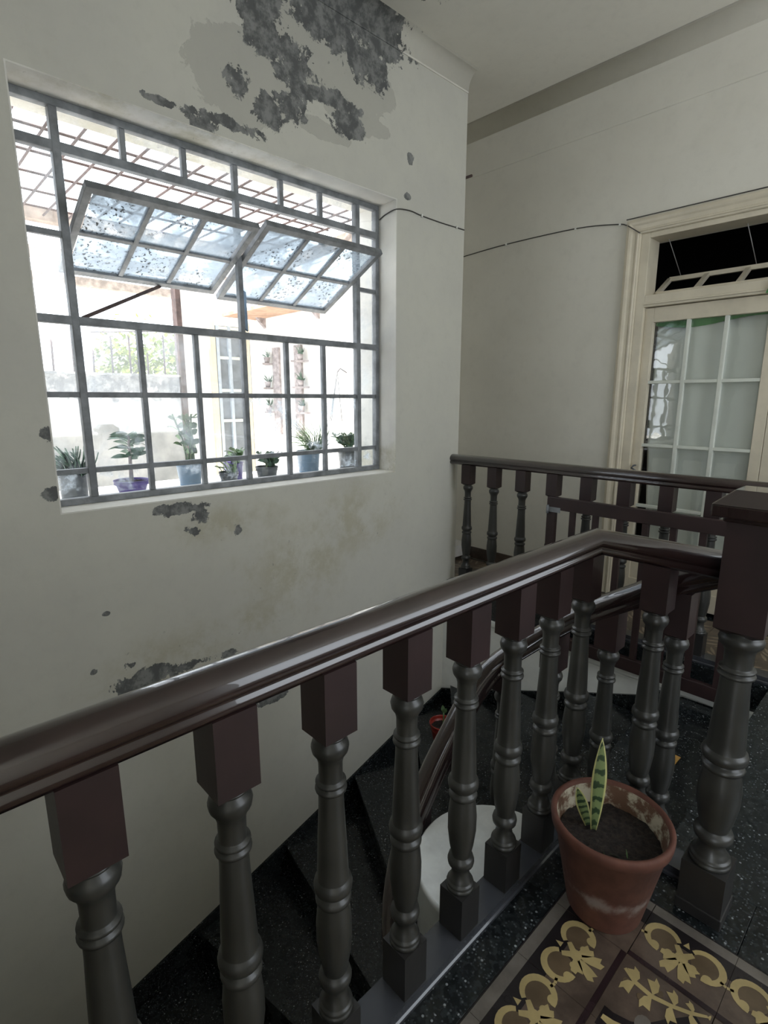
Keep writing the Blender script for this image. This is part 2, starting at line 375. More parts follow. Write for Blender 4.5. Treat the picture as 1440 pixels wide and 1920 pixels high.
# brown tiled skirting in the passage
bm = NB(); box(bm, -3.02, -1.66, DY - .012, DY, 0, .10); struct('baseboard_back', bm, M['base_brown'])
# =================================================================== FLOORS
TX0, TY1, TS = -.573, 1.41, .1985
# near floor slab (under tiles) and granite strips
bm = NB()
prism(bm, [(-.70, -2.4), (RX, -2.4), (RX, 1.604), (-.70, 1.604)], -.26, -.012)
fl = struct('floor', bm, M['grout'])
def gpiece(x0, x1, yy0, yy1, name='granite_slab', par=None, zt=0.0):
    b = NB(); box(b, x0, x1, yy0, yy1, zt - .013, zt); obj(name, b, M['granite'], par, bevel=.0012)
ys = [-2.4, -1.6, -.8, .2, .62, 1.217, 1.605]
for a, b_ in zip(ys, ys[1:]): gpiece(-.745 if b_ > 9 else -.70, TX0 - .0012, a + .0006, b_ - .0006, par=fl)
xs = [TX0, -.18, .4, 1.2, RX]
for a, b_ in zip(xs, xs[1:]): gpiece(a + .0006, b_ - .0006, TY1 + .0012, 1.604, par=fl)
# bridge floor right of the stair head and far floor
bm = NB(); box(bm, -.43, RX, 1.605, WE, -.26, -.0); fb = struct('floor_bridge', bm, M['granite'])
bm = NB(); box(bm, -3.02, RX, WE + .0, DY, -.155, -.010); box(bm, DX0, DX1, DY, DY + 1.4, -.155, -.01); ff = struct('floor_far', bm, M['granite'])
b = NB(); box(b, -3.02, RX, WE - .004, WE + .10, -.010, 0); obj('granite_slab', b, M['granite'], ff)

# --- patterned cement tiles
def strokes(bm, pts, w, z, mi):
    pts = [Vector((p[0], p[1])) for p in pts]; L = []; R_ = []
    for i, p in enumerate(pts):
        t = (pts[min(i + 1, len(pts) - 1)] - pts[max(i - 1, 0)]).normalized(); n = Vector((-t.y, t.x)); ww = (w[i] if isinstance(w, list) else w) / 2
        L.append(bm.verts.new((*(p + n * ww), z))); R_.append(bm.verts.new((*(p - n * ww), z)))
    for i in range(len(pts) - 1):
        f = bm.faces.new((L[i], R_[i], R_[i + 1], L[i + 1])); f.material_index = mi
def disc(bm, c, r, z, mi, n=14, sx=1, sy=1):
    f = bm.faces.new([bm.verts.new((c[0] + r * sx * math.cos(2 * math.pi * k / n), c[1] + r * sy * math.sin(2 * math.pi * k / n), z)) for k in range(n)]); f.material_index = mi
def poly(bm, pts, z, mi):
    f = bm.faces.new([bm.verts.new((x, y, z)) for x, y in pts]); f.material_index = mi
def arc(c, r, a0, a1, n=14): return [(c[0] + r * math.cos(math.radians(a0 + (a1 - a0) * i / n)), c[1] + r * math.sin(math.radians(a0 + (a1 - a0) * i / n))) for i in range(n + 1)]
TM = [M['cement_brown'], M['cement_dark'], M['cement_grey'], M['cement_beige'], M['cement_mid'], M['cement_purple']]
Z1, Z2, Z3, Z4 = .00025, .0005, .00075, .001
def tile_scale(me_bm):
    for v in me_bm.verts: v.co.x *= TS - .001; v.co.y *= TS - .001
    return me_bm
def border_tile():
    # u along the border (x), v inward (y); v=0 outer edge
    bm = NB(); box(bm, 0, 1, 0, 1, -.010, 0)
    poly(bm, [(0, 0), (1, 0), (1, .42), (0, .42)], Z1, 1)
    poly(bm, [(0, .02), (1, .02), (1, .17), (0, .17)], Z2, 2)
    poly(bm, [(0, .93), (1, .93), (1, 1), (0, 1)], Z1, 5)
    poly(bm, [(.46, .37), (.54, .37), (.5, .28)], Z3, 3)
    for s in (1, -1):
        fx = (lambda x: x) if s == 1 else (lambda x: 1 - x)
        c = (fx(.25), .47)
        disc(bm, c, .165, Z2, 4, 18)
        a = arc((.25, .47), .185, 60, -250) if s == 1 else [(1 - x, y) for x, y in arc((.25, .47), .185, 60, -250)]
        a = [(x, y) for x, y in arc((.25, .47), .19, 330, 90, 16)]
        a = [(fx(x), y) for x, y in a]
        strokes(bm, a, [.055 + .03 * math.sin(i / 16 * math.pi) for i in range(17)], Z3, 3)
        disc(bm, (fx(.19), .62), .058, Z3 + .0001, 3)
        disc(bm, (fx(.36), .60), .045, Z3 + .0001, 3)
        strokes(bm, [(fx(-.0), .55), (fx(.07), .53)], .035, Z3, 3)
        strokes(bm, [(fx(.40), .42), (fx(.5), .55)], [.06, .09], Z3 + .00005, 3)
    for a0, ln, w in ((90 - 62, .24, .12), (90 + 62, .24, .12), (90 - 24, .33, .12), (90 + 24, .33, .12)):
        a = math.radians(a0); d = Vector((math.cos(a), math.sin(a))); n = Vector((-d.y, d.x)); o = Vector((.5, .57))
        pts = [o + n * .02, o + d * ln * .6 + n * w * .55, o + d * ln * .92 + n * w * .62, o + d * ln * .86 + n * .01, o + d * ln * 1.02 - n * w * .1, o + d * ln * .88 - n * w * .6, o + d * ln * .5 - n * w * .5, o - n * .02]
        poly(bm, [(p.x, p.y) for p in pts][::-1], Z4, 3)
    disc(bm, (.5, .56), .075, Z4 + .0001, 3)
    return mesh('cement_tile', tile_scale(bm), TM)
def field_tile():
    bm = NB(); box(bm, 0, 1, 0, 1, -.010, 0)
    # broad ochre ribbon with dark outline sweeping across one corner
    rib = [(.22, 1.0), (.34, .86), (.52, .72), (.70, .60), (.86, .42), (.97, .20), (1.0, .0)]
    rib = [(min(max(x, .05), .93), min(max(y, .07), .95)) for x, y in rib]
    strokes(bm, rib, .26, Z1, 1); strokes(bm, [(x * .97 + .03, y * .96 + .03) for x, y in rib], [.03, .09, .13, .09, .12, .1, .06], Z2, 3)
    disc(bm, (.68, .46), .11, Z2, 2, 12, 1, .8)
    # sprig on the diagonal
    strokes(bm, [(.06, .95), (.16, .80), (.24, .62), (.30, .42), (.28, .22), (.20, .06)], [.03, .05, .05, .06, .06, .04], Z3, 3)
    for (cx, cy, a0, ln, w) in ((.16, .80, 30, .18, .07), (.14, .82, 215, .14, .06), (.24, .62, 10, .24, .09), (.22, .64, 200, .2, .09), (.30, .42, -15, .24, .10),
                                (.28, .42, 190, .24, .10), (.06, .95, 100, .05, .06), (.28, .22, -30, .24, .10), (.27, .22, 205, .2, .1)):
        a = math.radians(a0); d = Vector((math.cos(a), math.sin(a))); n = Vector((-d.y, d.x)); o = Vector((cx, cy))
        pts = [o, o + d * ln * .4 + n * w * .5, o + d * ln * .7 + n * w * .9, o + d * ln * .75 + n * .01, o + d * ln, o + d * ln * .7 - n * w * .5, o + d * ln * .3 - n * w * .5]
        poly(bm, [(min(max(p.x, .02), .98), min(max(p.y, .02), .98)) for p in pts][::-1], Z4, 3)
    for c in ((.40, .33), (.20, .47), (.34, .14)): disc(bm, c, .045, Z3, 4)
    return mesh('cement_tile', tile_scale(bm), TM)
def corner_tile():
    bm = NB(); box(bm, 0, 1, 0, 1, -.010, 0)
    poly(bm, [(0, 0), (1, 0), (1, .42), (.42, .42), (.42, 1), (0, 1)], Z1, 1)
    poly(bm, [(.02, .02), (1, .02), (1, .17), (.17, .17), (.17, 1), (.02, 1)], Z2, 2)
    disc(bm, (.55, .55), .17, Z2, 4); strokes(bm, arc((.55, .55), .2, 20, 290), .07, Z3, 3)
    return mesh('cement_tile', tile_scale(bm), TM)
BT, FT, CT = border_tile(), field_tile(), corner_tile()
def place_tile(me, x, y, rot, par, z=0):
    """tile cell with lower-left corner (x, y); rot in quarter turns"""
    o = bpy.data.objects.new('cement_tile', me); COL.objects.link(o); o.parent = par
    s = TS; off = {0: (0, 0), 1: (s, 0), 2: (s, s), 3: (0, s)}[rot]
    o.location = (x + off[0], y + off[1], z); o.rotation_euler = (0, 0, rot * math.pi / 2)
nx, ny = 9, 11
for j in range(ny):
    y = TY1 - (j + 1) * TS
    for i in range(nx):
        x = TX0 + i * TS
        if i == 0 and j == 0: place_tile(CT, x, y, 3, fl)
        elif j == 0: place_tile(BT, x, y, 2, fl)
        elif i == 0: place_tile(BT, x, y, 3, fl)
        else: place_tile(FT, x, y, [0, 1, 2, 3][(i % 2) + 2 * (j % 2)] if (i + j) % 2 == 0 else [0, 3, 1, 2][(i % 2) + 2 * (j % 2)], fl)
# plain field beyond the patterned rows
bm = NB(); box(bm, TX0, RX, -2.4, TY1 - ny * TS, -.010, 0); box(bm, TX0 + nx * TS, RX, TY1 - ny * TS, TY1, -.010, 0); obj('cement_field', bm, M['cement_brown'], fl)
# far passage tiles
bm = NB(); box(bm, 0, 1, 0, 1, -.010, 0)
for k_ in range(7):
    pts = [(.08 + .28 * (k_ % 3) + .06 * math.sin(k_ * 2.1 + t * 2), .08 + t * .2 + .28 * (k_ // 3)) for t in (0, .35, .7, 1)]
    pts = [(min(.95, x + .12 * i), min(.95, y)) for i, (x, y) in enumerate(pts)]
    strokes(bm, pts, [.03, .09, .07, .02], Z1, 1)
FAR = mesh('cement_tile', tile_scale(bm), [M['far_tile'], M['far_vein']])
x = -3.02
i = 0
while x < .6:
    for j in range(3):
        place_tile(FAR, x, WE + .102 + j * TS, (i + j) % 4, ff)
    x += TS; i += 1

# =================================================================== STAIRCASE
st = thing('staircase', 'black speckled granite winding stair going down under the window', 'stairs', (0, 0, 0))
CC = Vector((-.80, 1.25)); CR = .25
E_ = [(-.43, WE - .03), (-.90, WE - .03), (-1.38, WE - .03), (-1.87, WE - .03), (-2.36, WE - .03), (-2.49, 2.70), (-2.49, 2.12), (-2.49, 1.55), (-2.49, .97), (-2.49, .4), (-2.49, -.25), (-2.49, -1.1)]
zt = -.20; RISE = .19
for i in range(len(E_) - 1):
    a, b_ = Vector(E_[i]), Vector(E_[i + 1])
    if i == 0: ia = Vector((-.43, 1.615))
    else: ia = CC + (a - CC).normalized() * (CR - .02)
    ib = CC + (b_ - CC).normalized() * (CR - .02)
    if i == 0: pl_ = [ia, a, b_, ib + Vector((0, .12)), Vector((-.72, 1.615))]
    elif i == 4: pl_ = [ia, a, Vector((-2.49, WE - .03)), b_, ib]
    else:
        pl_ = [ia, a, b_, ib]
    # nosing: push the leading edge out by 25 mm
    lead = (b_ - ib).normalized(); nn = Vector((-lead.y, lead.x))
    if nn.dot(a - b_) > 0: nn = -nn
    pl2 = [p + nn * .025 if (p - b_).length < 1e-6 or (p - ib).length < 1e-6 else p for p in pl_]
    bm = NB(); prism(bm, [(p.x, p.y) for p in pl2], zt - .03, zt)
    obj('tread', bm, M['granite'], st, bevel=.004)
    bm = NB(); prism(bm, [(p.x, p.y) for p in pl_], zt - RISE - .06, zt - .031)
    obj('riser', bm, M['granite'], st)
    zt -= RISE
# sloping granite skirting on the two walls
bm = NB()
def skirt(bm, pts, fixed, axis, th):
    lo = [(p[0], p[1] - .42) for p in pts]
    ring = pts + lo[::-1]
    A, B = [], []
    for (s, z) in ring:
        if axis == 'y': A.append(bm.verts.new((fixed, s, z))); B.append(bm.verts.new((fixed + th, s, z)))
        else: A.append(bm.verts.new((s, fixed, z))); B.append(bm.verts.new((s, fixed - th, z)))
    n = len(ring); bm.faces.new(A); bm.faces.new(B[::-1])
    for i in range(n): bm.faces.new((A[i], B[i], B[(i + 1) % n], A[(i + 1) % n]))
skirt(bm, [(WE, H - 2.24), (2.52, H - 2.385), (1.76, H - 2.63), (.59, H - 2.98), (-1.4, H - 3.6)], WX, 'y', .014)
struct('baseboard_left', bm, M['granite'])
bm = NB(); skirt(bm, [(-.43, H - 1.572), (-.80, H - 1.585), (-1.0, H - 1.66), (-1.5, H - 1.85), (-2.0, H - 2.05), (WX, H - 2.24)], WE, 'x', .014)
struct('baseboard_stair', bm, M['granite'])
# stairwell end wall (white) with moulding, round newel wall
bm = NB(); box(bm, WX, -.43, WE, WE + .12, -4.2, -.155); box(bm, -.42, -.31, 1.68, WE, -4.2, -.26); struct('wall_stair', bm, M['fascia'])
bm = NB()
pr = [(0, -.155), (.030, -.155), (.030, -.175), (.022, -.180), (.022, -.190), (.010, -.205), (.010, -.215), (0, -.215)]
A = [bm.verts.new((WX, WE - a + .001, z)) for a, z in pr]; B = [bm.verts.new((-.43, WE - a + .001, z)) for a, z in pr]
for i in range(len(pr)): bm.faces.new((A[i], B[i], B[(i + 1) % len(pr)], A[(i + 1) % len(pr)]))
bm.faces.new(A); bm.faces.new(B[::-1]); struct('trim_4', bm, M['fascia'])
bm = NB(); lathe(bm, [(CR - .006, -3.2), (CR - .006, -.085), (CR, -.08), (CR, -.062), (CR - .006, -.056)], (CC.x, CC.y), 48)
for f in bm.faces:
    if len(f.verts) > 4: f.smooth = False
struct('wall_newel', bm, M['marble'])
bm = NB(); box(bm, -.72, -.66, -2.4, 1.0, -4.2, -.26); struct('wall_core', bm, M['wall_plain'])
bm = NB(); box(bm, WX, -.4, -2.4, WC, -4.3, -4.2); struct('floor_lower', bm, M['granite'])

# =================================================================== BALUSTERS
def baluster_mesh(s=1.0, seg=24, top=-.454, base=-1.345, sq=.036, blk=-.590, taper=0.):
    bm = NB()
    z = lambda v: H + v
    # top block with chamfered lower end (two metres reference: camera height)
    box(bm, -sq, sq, -sq, sq, z(blk), z(top), 0)
    a = [bm.verts.new((i * sq, j * sq, z(blk))) for i, j in ((-1, -1), (1, -1), (1, 1), (-1, 1))]
    b = [bm.verts.new((i * sq * .55, j * sq * .55, z(blk) - .012 * s)) for i, j in ((-1, -1), (1, -1), (1, 1), (-1, 1))]
    for i in range(4): bm.faces.new((a[i], a[(i + 1) % 4], b[(i + 1) % 4], b[i]))
    o = blk - .597 * 0
    P = [(.019, -.603), (.029, -.6035), (.030, -.607), (.0255, -.6085), (.0255, -.611), (.0325, -.616), (.0355, -.626), (.0335, -.637), (.026, -.648), (.0228, -.660), (.0225, -.693),
         (.0228, -.6955), (.0285, -.697), (.0292, -.700), (.0285, -.703), (.0238, -.7045), (.0238, -.7085), (.0295, -.710), (.0302, -.7135), (.0292, -.717), (.0238, -.7185), (.0240, -.722),
         (.0245, -.75), (.0278, -.82), (.0305, -.885), (.0312, -.908), (.0318, -.910), (.0362, -.914), (.0382, -.923), (.0372, -.933), (.031, -.940), (.0265, -.942), (.0265, -.947), (.033, -.949), (.0355, -.955), (.0345, -.961), (.0305, -.963), (.0305, -.966),
         (.0325, -.980), (.0358, -1.015), (.0355, -1.055), (.0300, -1.10), (.0245, -1.128), (.0240, -1.131), (.0310, -1.134), (.0340, -1.145), (.0325, -1.155), (.0265, -1.160), (.0225, -1.166), (.0222, -1.178), (.0255, -1.195), (.0300, -1.201), (.0302, -1.205),
         (.0335, -1.206), (.0350, -1.211), (.0335, -1.216), (.0355, -1.2165), (.0358, -1.2255), (.034, -1.226)]
    lo_src, hi_src = -1.226, -.603
    lo, hi = -1.226, blk - .006
    P2 = []
    for r, zz in P:
        t = (zz - lo_src) / (hi_src - lo_src); P2.append((r * s, z(lo + t * (hi - lo))))
    lathe(bm, P2[::-1], seg=seg, mi=1)
    box(bm, -sq, sq, -sq, sq, z(base), z(-1.226), 2)
    return mesh('baluster', bm, [M['maroon_flat'], M['dark'], M['plinth']])
RAILP = []   # rounded handrail profile (side, up), origin at underside centre
for a in range(0, 13):
    t = math.pi * a / 12; RAILP.append((.039 * math.cos(t), .036 + .034 * math.sin(t)))
RAILP += [(-.037, .029), (-.031, .025), (-.031, .021), (-.035, .017), (-.035, .008), (-.030, .0), (.030, .0), (.035, .008), (.035, .017), (.031, .021), (.031, .025), (.037, .029)]
BM_ = baluster_mesh()
rail = thing('stair_balustrade', 'long near maroon handrail on charcoal turned balusters crossing the foreground, ending in a square-capped post', 'railing')
AX, BY = -.704, 1.575
bm = NB(); sweep(bm, RAILP, [(AX, -1.25, H - .456), (AX, .6, H - .456), (AX, BY, H - .456), (-.340, BY, H - .456)]); obj('handrail', bm, M['maroon'], rail)
for y in (-1.06, -.86, -.66, -.46, -.265, -.065, .135, .334, .534, .738, .942, 1.137, 1.330, 1.520):
    o = obj('baluster', BM_, None, rail); o.location = (AX, y, 0)
o = obj('baluster', BM_, None, rail); o.location = (-.512, BY, 0)
bm = NB()
CU = [(-.040, 0), (-.044, .008), (-.040, .012), (-.040, .035), (.040, .035), (.040, .012), (.044, .008), (.044, 0)]
sweep(bm, CU, [(AX, -1.25, 0), (AX, BY, 0), (-.345, BY, 0)], smooth=False); obj('base_rail', bm, M['curb'], rail)
# newel post
NX, NY = -.285, 1.499
nm = baluster_mesh(1.42, 28, -.27, -1.375, .053, -.550)
o = obj('newel_post', nm, None, rail); o.location = (NX, NY, 0)
bm = NB()
for (hw, za, zb) in ((.060, -.275, -.262), (.082, -.262, -.232)): box(bm, -hw, hw, -hw, hw, H + za, H + zb)
a = [bm.verts.new((i * .082, j * .082, H - .232)) for i, j in ((-1, -1), (1, -1), (1, 1), (-1, 1))]
b = [bm.verts.new((i * .045, j * .045, H - .198)) for i, j in ((-1, -1), (1, -1), (1, 1), (-1, 1))]
for i in range(4): bm.faces.new((a[i], a[(i + 1) % 4], b[(i + 1) % 4], b[i]))
bm.faces.new(b)
o = obj('newel_cap', bm, M['maroon'], rail, bevel=.004); o.location = (NX, NY, -.008)
bm = NB(); box(bm, -.057, .057, -.057, .057, 0.0, .035); o = obj('newel_base', bm, M['plinth'], rail, bevel=.003); o.location = (NX, NY, 0)

# far balustrade
far = thing('far_balustrade', 'far level balustrade with maroon handrail running from the wall corner past the glazed door', 'railing')
FY = 3.085
bm = NB(); sweep(bm, RAILP, [(WX - .0, FY, H - .456), (.9, FY, H - .456)]); obj('handrail', bm, M['maroon'], far)
for i in range(15):
    x = -2.355 + .2245 * i
    o = obj('baluster', BM_, None, far); o.location = (x, FY, 0); o.scale = (1, 1, 1)
bm = NB(); sweep(bm, CU, [(WX, FY, 0), (.9, FY, 0)], smooth=False); obj('base_rail', bm, M['curb'], far)

# inner winding stair railing
inn = thing('winding_balustrade', 'lower handrail winding down the stair behind the near balusters', 'railing')
path = [(-.345, 1.675, H - .462), (-.50, 1.675, H - .538), (-.60, 1.675, H - .603), (-.78, 1.68, H - .725), (-.93, 1.675, H - .855), (-1.05, 1.63, H - .97), (-1.095, 1.54, H - 1.06),
        (-1.105, 1.41, H - 1.19), (-1.11, 1.28, H - 1.34), (-1.09, 1.14, H - 1.50), (-1.02, 1.02, H - 1.66), (-.92, .95, H - 1.80)]
def smooth_path(P, n=4):
    P = [Vector(p) for p in P]; out = []
    for i in range(len(P) - 1):
        p0, p1, p2, p3 = P[max(i - 1, 0)], P[i], P[i + 1], P[min(i + 2, len(P) - 1)]
        for k in range(n):
            t = k / n
            out.append(.5 * ((2 * p1) + (p2 - p0) * t + (2 * p0 - 5 * p1 + 4 * p2 - p3) * t * t + (3 * p1 - p0 - 3 * p2 + p3) * t ** 3))
    return out + [P[-1]]
bm = NB(); sweep(bm, [(a * 1.1, b * 1.05 - .030) for a, b in RAILP], smooth_path(path)); obj('handrail', bm, M['maroon'], inn)
for (x, y, dz) in ((-.480, 1.675, -.075), (-.68, 1.68, -.19), (-.872, 1.68, -.34), (-1.045, 1.635, -.48), (-1.105, 1.45, -.68), (-1.11, 1.22, -.92)):
    o = obj('baluster', BM_, None, inn); o.location = (x, y, dz - .02)

# gate folded against the far balustrade
gt = thing('wooden_gate', 'low maroon wooden gate with flat slats in front of the far balustrade', 'gate', (0, 0, 0))
GY = 2.955; g0, g1, gzt, gzb = -1.64, -.60, H - .575, H - 1.515
bm = NB(); box(bm, g0, g1, GY - .018, GY + .018, gzt - .075, gzt); obj('top_rail', bm, M['maroon_flat'], gt, bevel=.003)
bm = NB(); box(bm, g0, g1, GY - .018, GY + .018, gzb, gzb + .075); obj('bottom_rail', bm, M['maroon_flat'], gt, bevel=.003)
for x in (g0, g1 - .055):
    bm = NB(); box(bm, x, x + .055, GY - .016, GY + .016, gzb + .075, gzt - .075); obj('stile', bm, M['maroon_flat'], gt, bevel=.002)
for i in range(6):
    x = -1.478 + .1395 * i
    bm = NB(); box(bm, x - .017, x + .017, GY - .011, GY + .011, gzb + .075, gzt - .075); obj('slat', bm, M['maroon_flat'], gt, bevel=.002)
bm = NB(); tube(bm, [(g0 + .01, GY - .026, gzt - .10), (g0 + .01, GY - .026, gzt - .05)], .008); box(bm, g0, g0 + .09, GY - .023, GY - .018, gzt - .09, gzt - .06); obj('hinge', bm, M['iron'], gt)

# =================================================================== WINDOW
FX = -2.67
win = struct('window_1')
cols = [.71, .974, 1.246, 1.508, 1.778, 2.039, 2.309]; rows = [H + 1.0, H + .67, H + .332, H + .022, H - .312]
fy0, fy1, fz0, fz1 = y0 + .006, y1 - .006, z0 + .006, z1 - .006
def bar(name, a, b_, w, d, m='iron', par=win):
    bm = NB(); obox(bm, a, b_, w, d, up=Vector((1, 0, 0))); return obj(name, bm, M[m], par, bevel=.003)
for (ya, yb, za, zb) in ((fy0, fy1, fz0, fz0 + .03), (fy0, fy1, fz1 - .03, fz1), (fy0, fy0 + .028, fz0 + .03, fz1 - .03), (fy1 - .028, fy1, fz0 + .03, fz1 - .03)):
    bm = NB(); box(bm, FX - .02, FX + .02, ya, yb, za, zb); obj('window_frame', bm, M['iron'], win, bevel=.003)
fa, fb_ = fy0 + .028, fy1 - .028; ga, gb = fz0 + .03, fz1 - .03
def vbar(y, za, zb, w=.024, d=.03): bar('glazing_bar', (FX, y, za), (FX, y, zb), w, d)
def hbar(z, ya, yb, w=.024, d=.026): bar('glazing_bar', (FX, ya, z), (FX, yb, z), w, d)
for y in cols:
    if y in (.71, 2.309): vbar(y, ga, gb, .032, .04)
    elif y == 1.508: vbar(y, ga, gb, .026, .034)
    else: vbar(y, ga, rows[2]); vbar(y, rows[0], gb)
hbar(rows[0], fa, fb_, .036, .038); hbar(rows[2], fa, fb_, .034, .038); hbar(rows[3], fa, fb_); hbar(rows[4], fa, fb_)
hbar(rows[1], fa, cols[0]); hbar(rows[1], cols[-1], fb_)
# panes
ycuts = [fa] + cols + [fb_]
def pane(ya, yb, za, zb, m):
    bm = NB(); box(bm, FX - .004, FX, ya + .010, yb - .010, za + .010, zb - .010); obj('pane', bm, M[m], win)
for i in range(8):
    ya, yb = ycuts[i], ycuts[i + 1]
    pane(ya, yb, rows[0], gb, 'glass'); pane(ya, yb, rows[3], rows[2], 'glass'); pane(ya, yb, rows[4], rows[3], 'glass_low' if i in (4, 5, 6) else 'glass'); pane(ya, yb, ga, rows[4], 'glass_low')
for (ya, yb) in ((fa, cols[0]), (cols[-1], fb_)):
    pane(ya, yb, rows[1], rows[0], 'glass'); pane(ya, yb, rows[2], rows[1], 'glass')
# two pivoting sashes, tilted
def sash(ya, yb, top, bot):
    n = Vector((0, 1, 0)); tp, bt = Vector(top), Vector(bot)
    bm = NB()
    upv = (tp - bt).normalized(); nrm = upv.cross(n)
    P = lambda y, t: Vector((bt.x + (tp.x - bt.x) * t, y, bt.z + (tp.z - bt.z) * t))
    for t in (.03, .97): obox(bm, P(ya, t), P(yb, t), .034, .03, up=nrm)
    for y in (ya + .014, yb - .014): obox(bm, P(y, .05), P(y, .95), .030, .03, up=nrm)
    o = obj('sash', bm, M['iron'], win, bevel=.002)
    yy = [ya + .028 + (yb - ya - .056) * i / 3 for i in range(4)]
    for y in yy[1:3]:
        b = NB(); obox(b, P(y, .06), P(y, .94), .020, .024, up=nrm); obj('glazing_bar', b, M['iron'], o)
    b = NB(); obox(b, P(ya + .028, .5), P(yb - .028, .5), .020, .022, up=nrm); obj('glazing_bar', b, M['iron'], o)
    for i in range(3):
        for (t0, t1) in ((.06, .49), (.51, .94)):
            b = NB(); m_ = (P(0, t0) + P(0, t1)) / 2; q0 = P(yy[i] + .010, t0); q1 = P(yy[i + 1] - .010, t0); q2 = P(yy[i + 1] - .010, t1); q3 = P(yy[i] + .010, t1)
            vs = [b.verts.new(q + nrm * .002) for q in (q0, q1, q2, q3)] + [b.verts.new(q - nrm * .002) for q in (q0, q1, q2, q3)]
            for q in ((0, 1, 2, 3), (7, 6, 5, 4), (0, 4, 5, 1), (1, 5, 6, 2), (2, 6, 7, 3), (3, 7, 4, 0)): b.faces.new([vs[j] for j in q])
            obj('pane', b, M['glass_sash'], o)
    b = NB(); q = P((ya + yb) / 2, .955) + nrm * .02
    obox(b, q, q - upv * .05, .03, .012, up=nrm); obj('catch', b, M['iron_dark'], o)
sash(.735, 1.492, (FX + .245, 0, H + .812), (FX - .268, 0, H + .584))
sash(1.526, 2.288, (FX + .255, 0, H + .835), (FX - .300, 0, H + .565))
bar('stay_bar', (FX + .01, .74, H + .345), (FX - .26, 1.20, H + .575), .016, .008, 'rust')
bar('stay_bar', (FX + .01, 1.53, H + .36), (FX - .22, 1.66, H + .60), .018, .010, 'blue_plastic')

# =================================================================== DOOR
dr = struct('door_1')
def dbox(name, x0, x1, z0_, z1_, ya, yb, m='cream', par=dr, bevel=.003):
    bm = NB(); box(bm, x0, x1, ya, yb, z0_, z1_); return obj(name, bm, M[m], par, bevel=bevel)
# casing with stepped moulding
def casing(bm, pts, side):
    pass
cas = [(.0, .0), (.0, .024), (.018, .030), (.030, .026), (.040, .020), (.062, .016), (.066, .022), (.074, .022), (.078, .016), (.086, .014), (.090, .0)]
for (xa, sgn) in ((-1.644, 1), (DX1 + .090, -1)):
    bm = NB(); R0 = [bm.verts.new((xa + sgn * a, DY - b, -.0)) for a, b in cas]; R1 = [bm.verts.new((xa + sgn * a, DY - b, H + 1.125 - a)) for a, b in cas]
    n = len(cas)
    for i in range(n): bm.faces.new((R0[i], R0[(i + 1) % n], R1[(i + 1) % n], R1[i]))
    bm.faces.new(R0); bm.faces.new(R1); obj('door_casing', bm, M['cream'], dr)
bm = NB(); R0 = [bm.verts.new((-1.644 + a, DY - b, H + 1.125 - a)) for a, b in cas]; R1 = [bm.verts.new((DX1 + .090 - a, DY - b, H + 1.125 - a)) for a, b in cas]
for i in range(n): bm.faces.new((R0[i], R1[i], R1[(i + 1) % n], R0[(i + 1) % n]))
bm.faces.new(R0); bm.faces.new(R1); obj('door_casing', bm, M['cream'], dr)
# jambs, head, transom bar
J = .055
dbox('door_jamb', DX0, DX0 + J, 0, DZ, DY + .0, DY + .16); dbox('door_jamb', DX1 - J, DX1, 0, DZ, DY, DY + .16); dbox('door_head', DX0 + J, DX1 - J, DZ - .03, DZ, DY, DY + .16)
dbox('transom_bar', DX0 + J, DX1 - J, H + .587, H + .660, DY + .0, DY + .14)
dbox('transom_lip', DX0 + J, DX1 - J, H + .600, H + .612, DY - .008, DY)
# two glazed leaves
def leaf(xl, xr, openings, knob):
    ya, yb = DY + .03, DY + .07; zb, zt_ = .02, H + .583
    cols_ = [xl + .058 + (xr - xl - .116) * i / 3 for i in range(4)]
    rws = [H + .492, H + .114, H - .300, H - .715, H - .98]
    lf = dbox('door_leaf', xl, xl + .058, zb, zt_, ya, yb)
    def sub(name, x0, x1, a, b_, d0=0, d1=0, m='cream'):
        bm = NB(); box(bm, x0, x1, ya + d0, yb - d1, a, b_); return obj(name, bm, M[m], lf, bevel=.002)
    sub('stile', xr - .058, xr, zb, zt_); sub('top_rail', xl + .058, xr - .058, rws[0], zt_); sub('bottom_rail', xl + .058, xr - .058, zb, .14); sub('lock_rail', xl + .058, xr - .058, rws[-1] - .09, rws[-1])
    sub('door_panel', xl + .058, xr - .058, .14, rws[-1] - .09, .012, .012)
    for x in cols_[1:3]: sub('muntin', x - .011, x + .011, rws[-1], rws[0], .0, .012, 'white_paint')
    for i, z in enumerate(rws[1:-1]):
        for j in range(3): sub('muntin', cols_[j] + (.011 if j else 0), cols_[j + 1] - (.011 if j < 2 else 0), z - .010, z + .010, .002, .012, 'white_paint')
    for i in range(4):
        for j in range(3):
            bm = NB(); box(bm, cols_[j] + .001, cols_[j + 1] - .001, yb - .012, yb - .009, rws[i + 1] + .001, rws[i] - .001)
            if knob and j == 0 and i < 2:      # panes turned slightly to catch the window's reflection
                c_ = Vector(((cols_[0] + cols_[1]) / 2, yb - .014, 0)); q_ = math.radians(-2.7 - .3 * i)
                for v in bm.verts:
                    d_ = v.co - c_; v.co.x = c_.x + d_.x * math.cos(q_) * .985; v.co.y = c_.y + d_.x * math.sin(q_) + d_.y
            obj('pane', bm, M['glass_door'], lf)
    if knob:
        bm = NB(); tube(bm, [(xl + .03, ya, H - .44), (xl + .03, ya - .03, H - .44), (xl + .02, ya - .04, H - .455), (xl + .06, ya - .045, H - .475)], .006); obj('door_handle', bm, M['iron_dark'], lf)
leaf(DX0 + J, -.755, None, True); leaf(-.753, DX1 - J, None, False)
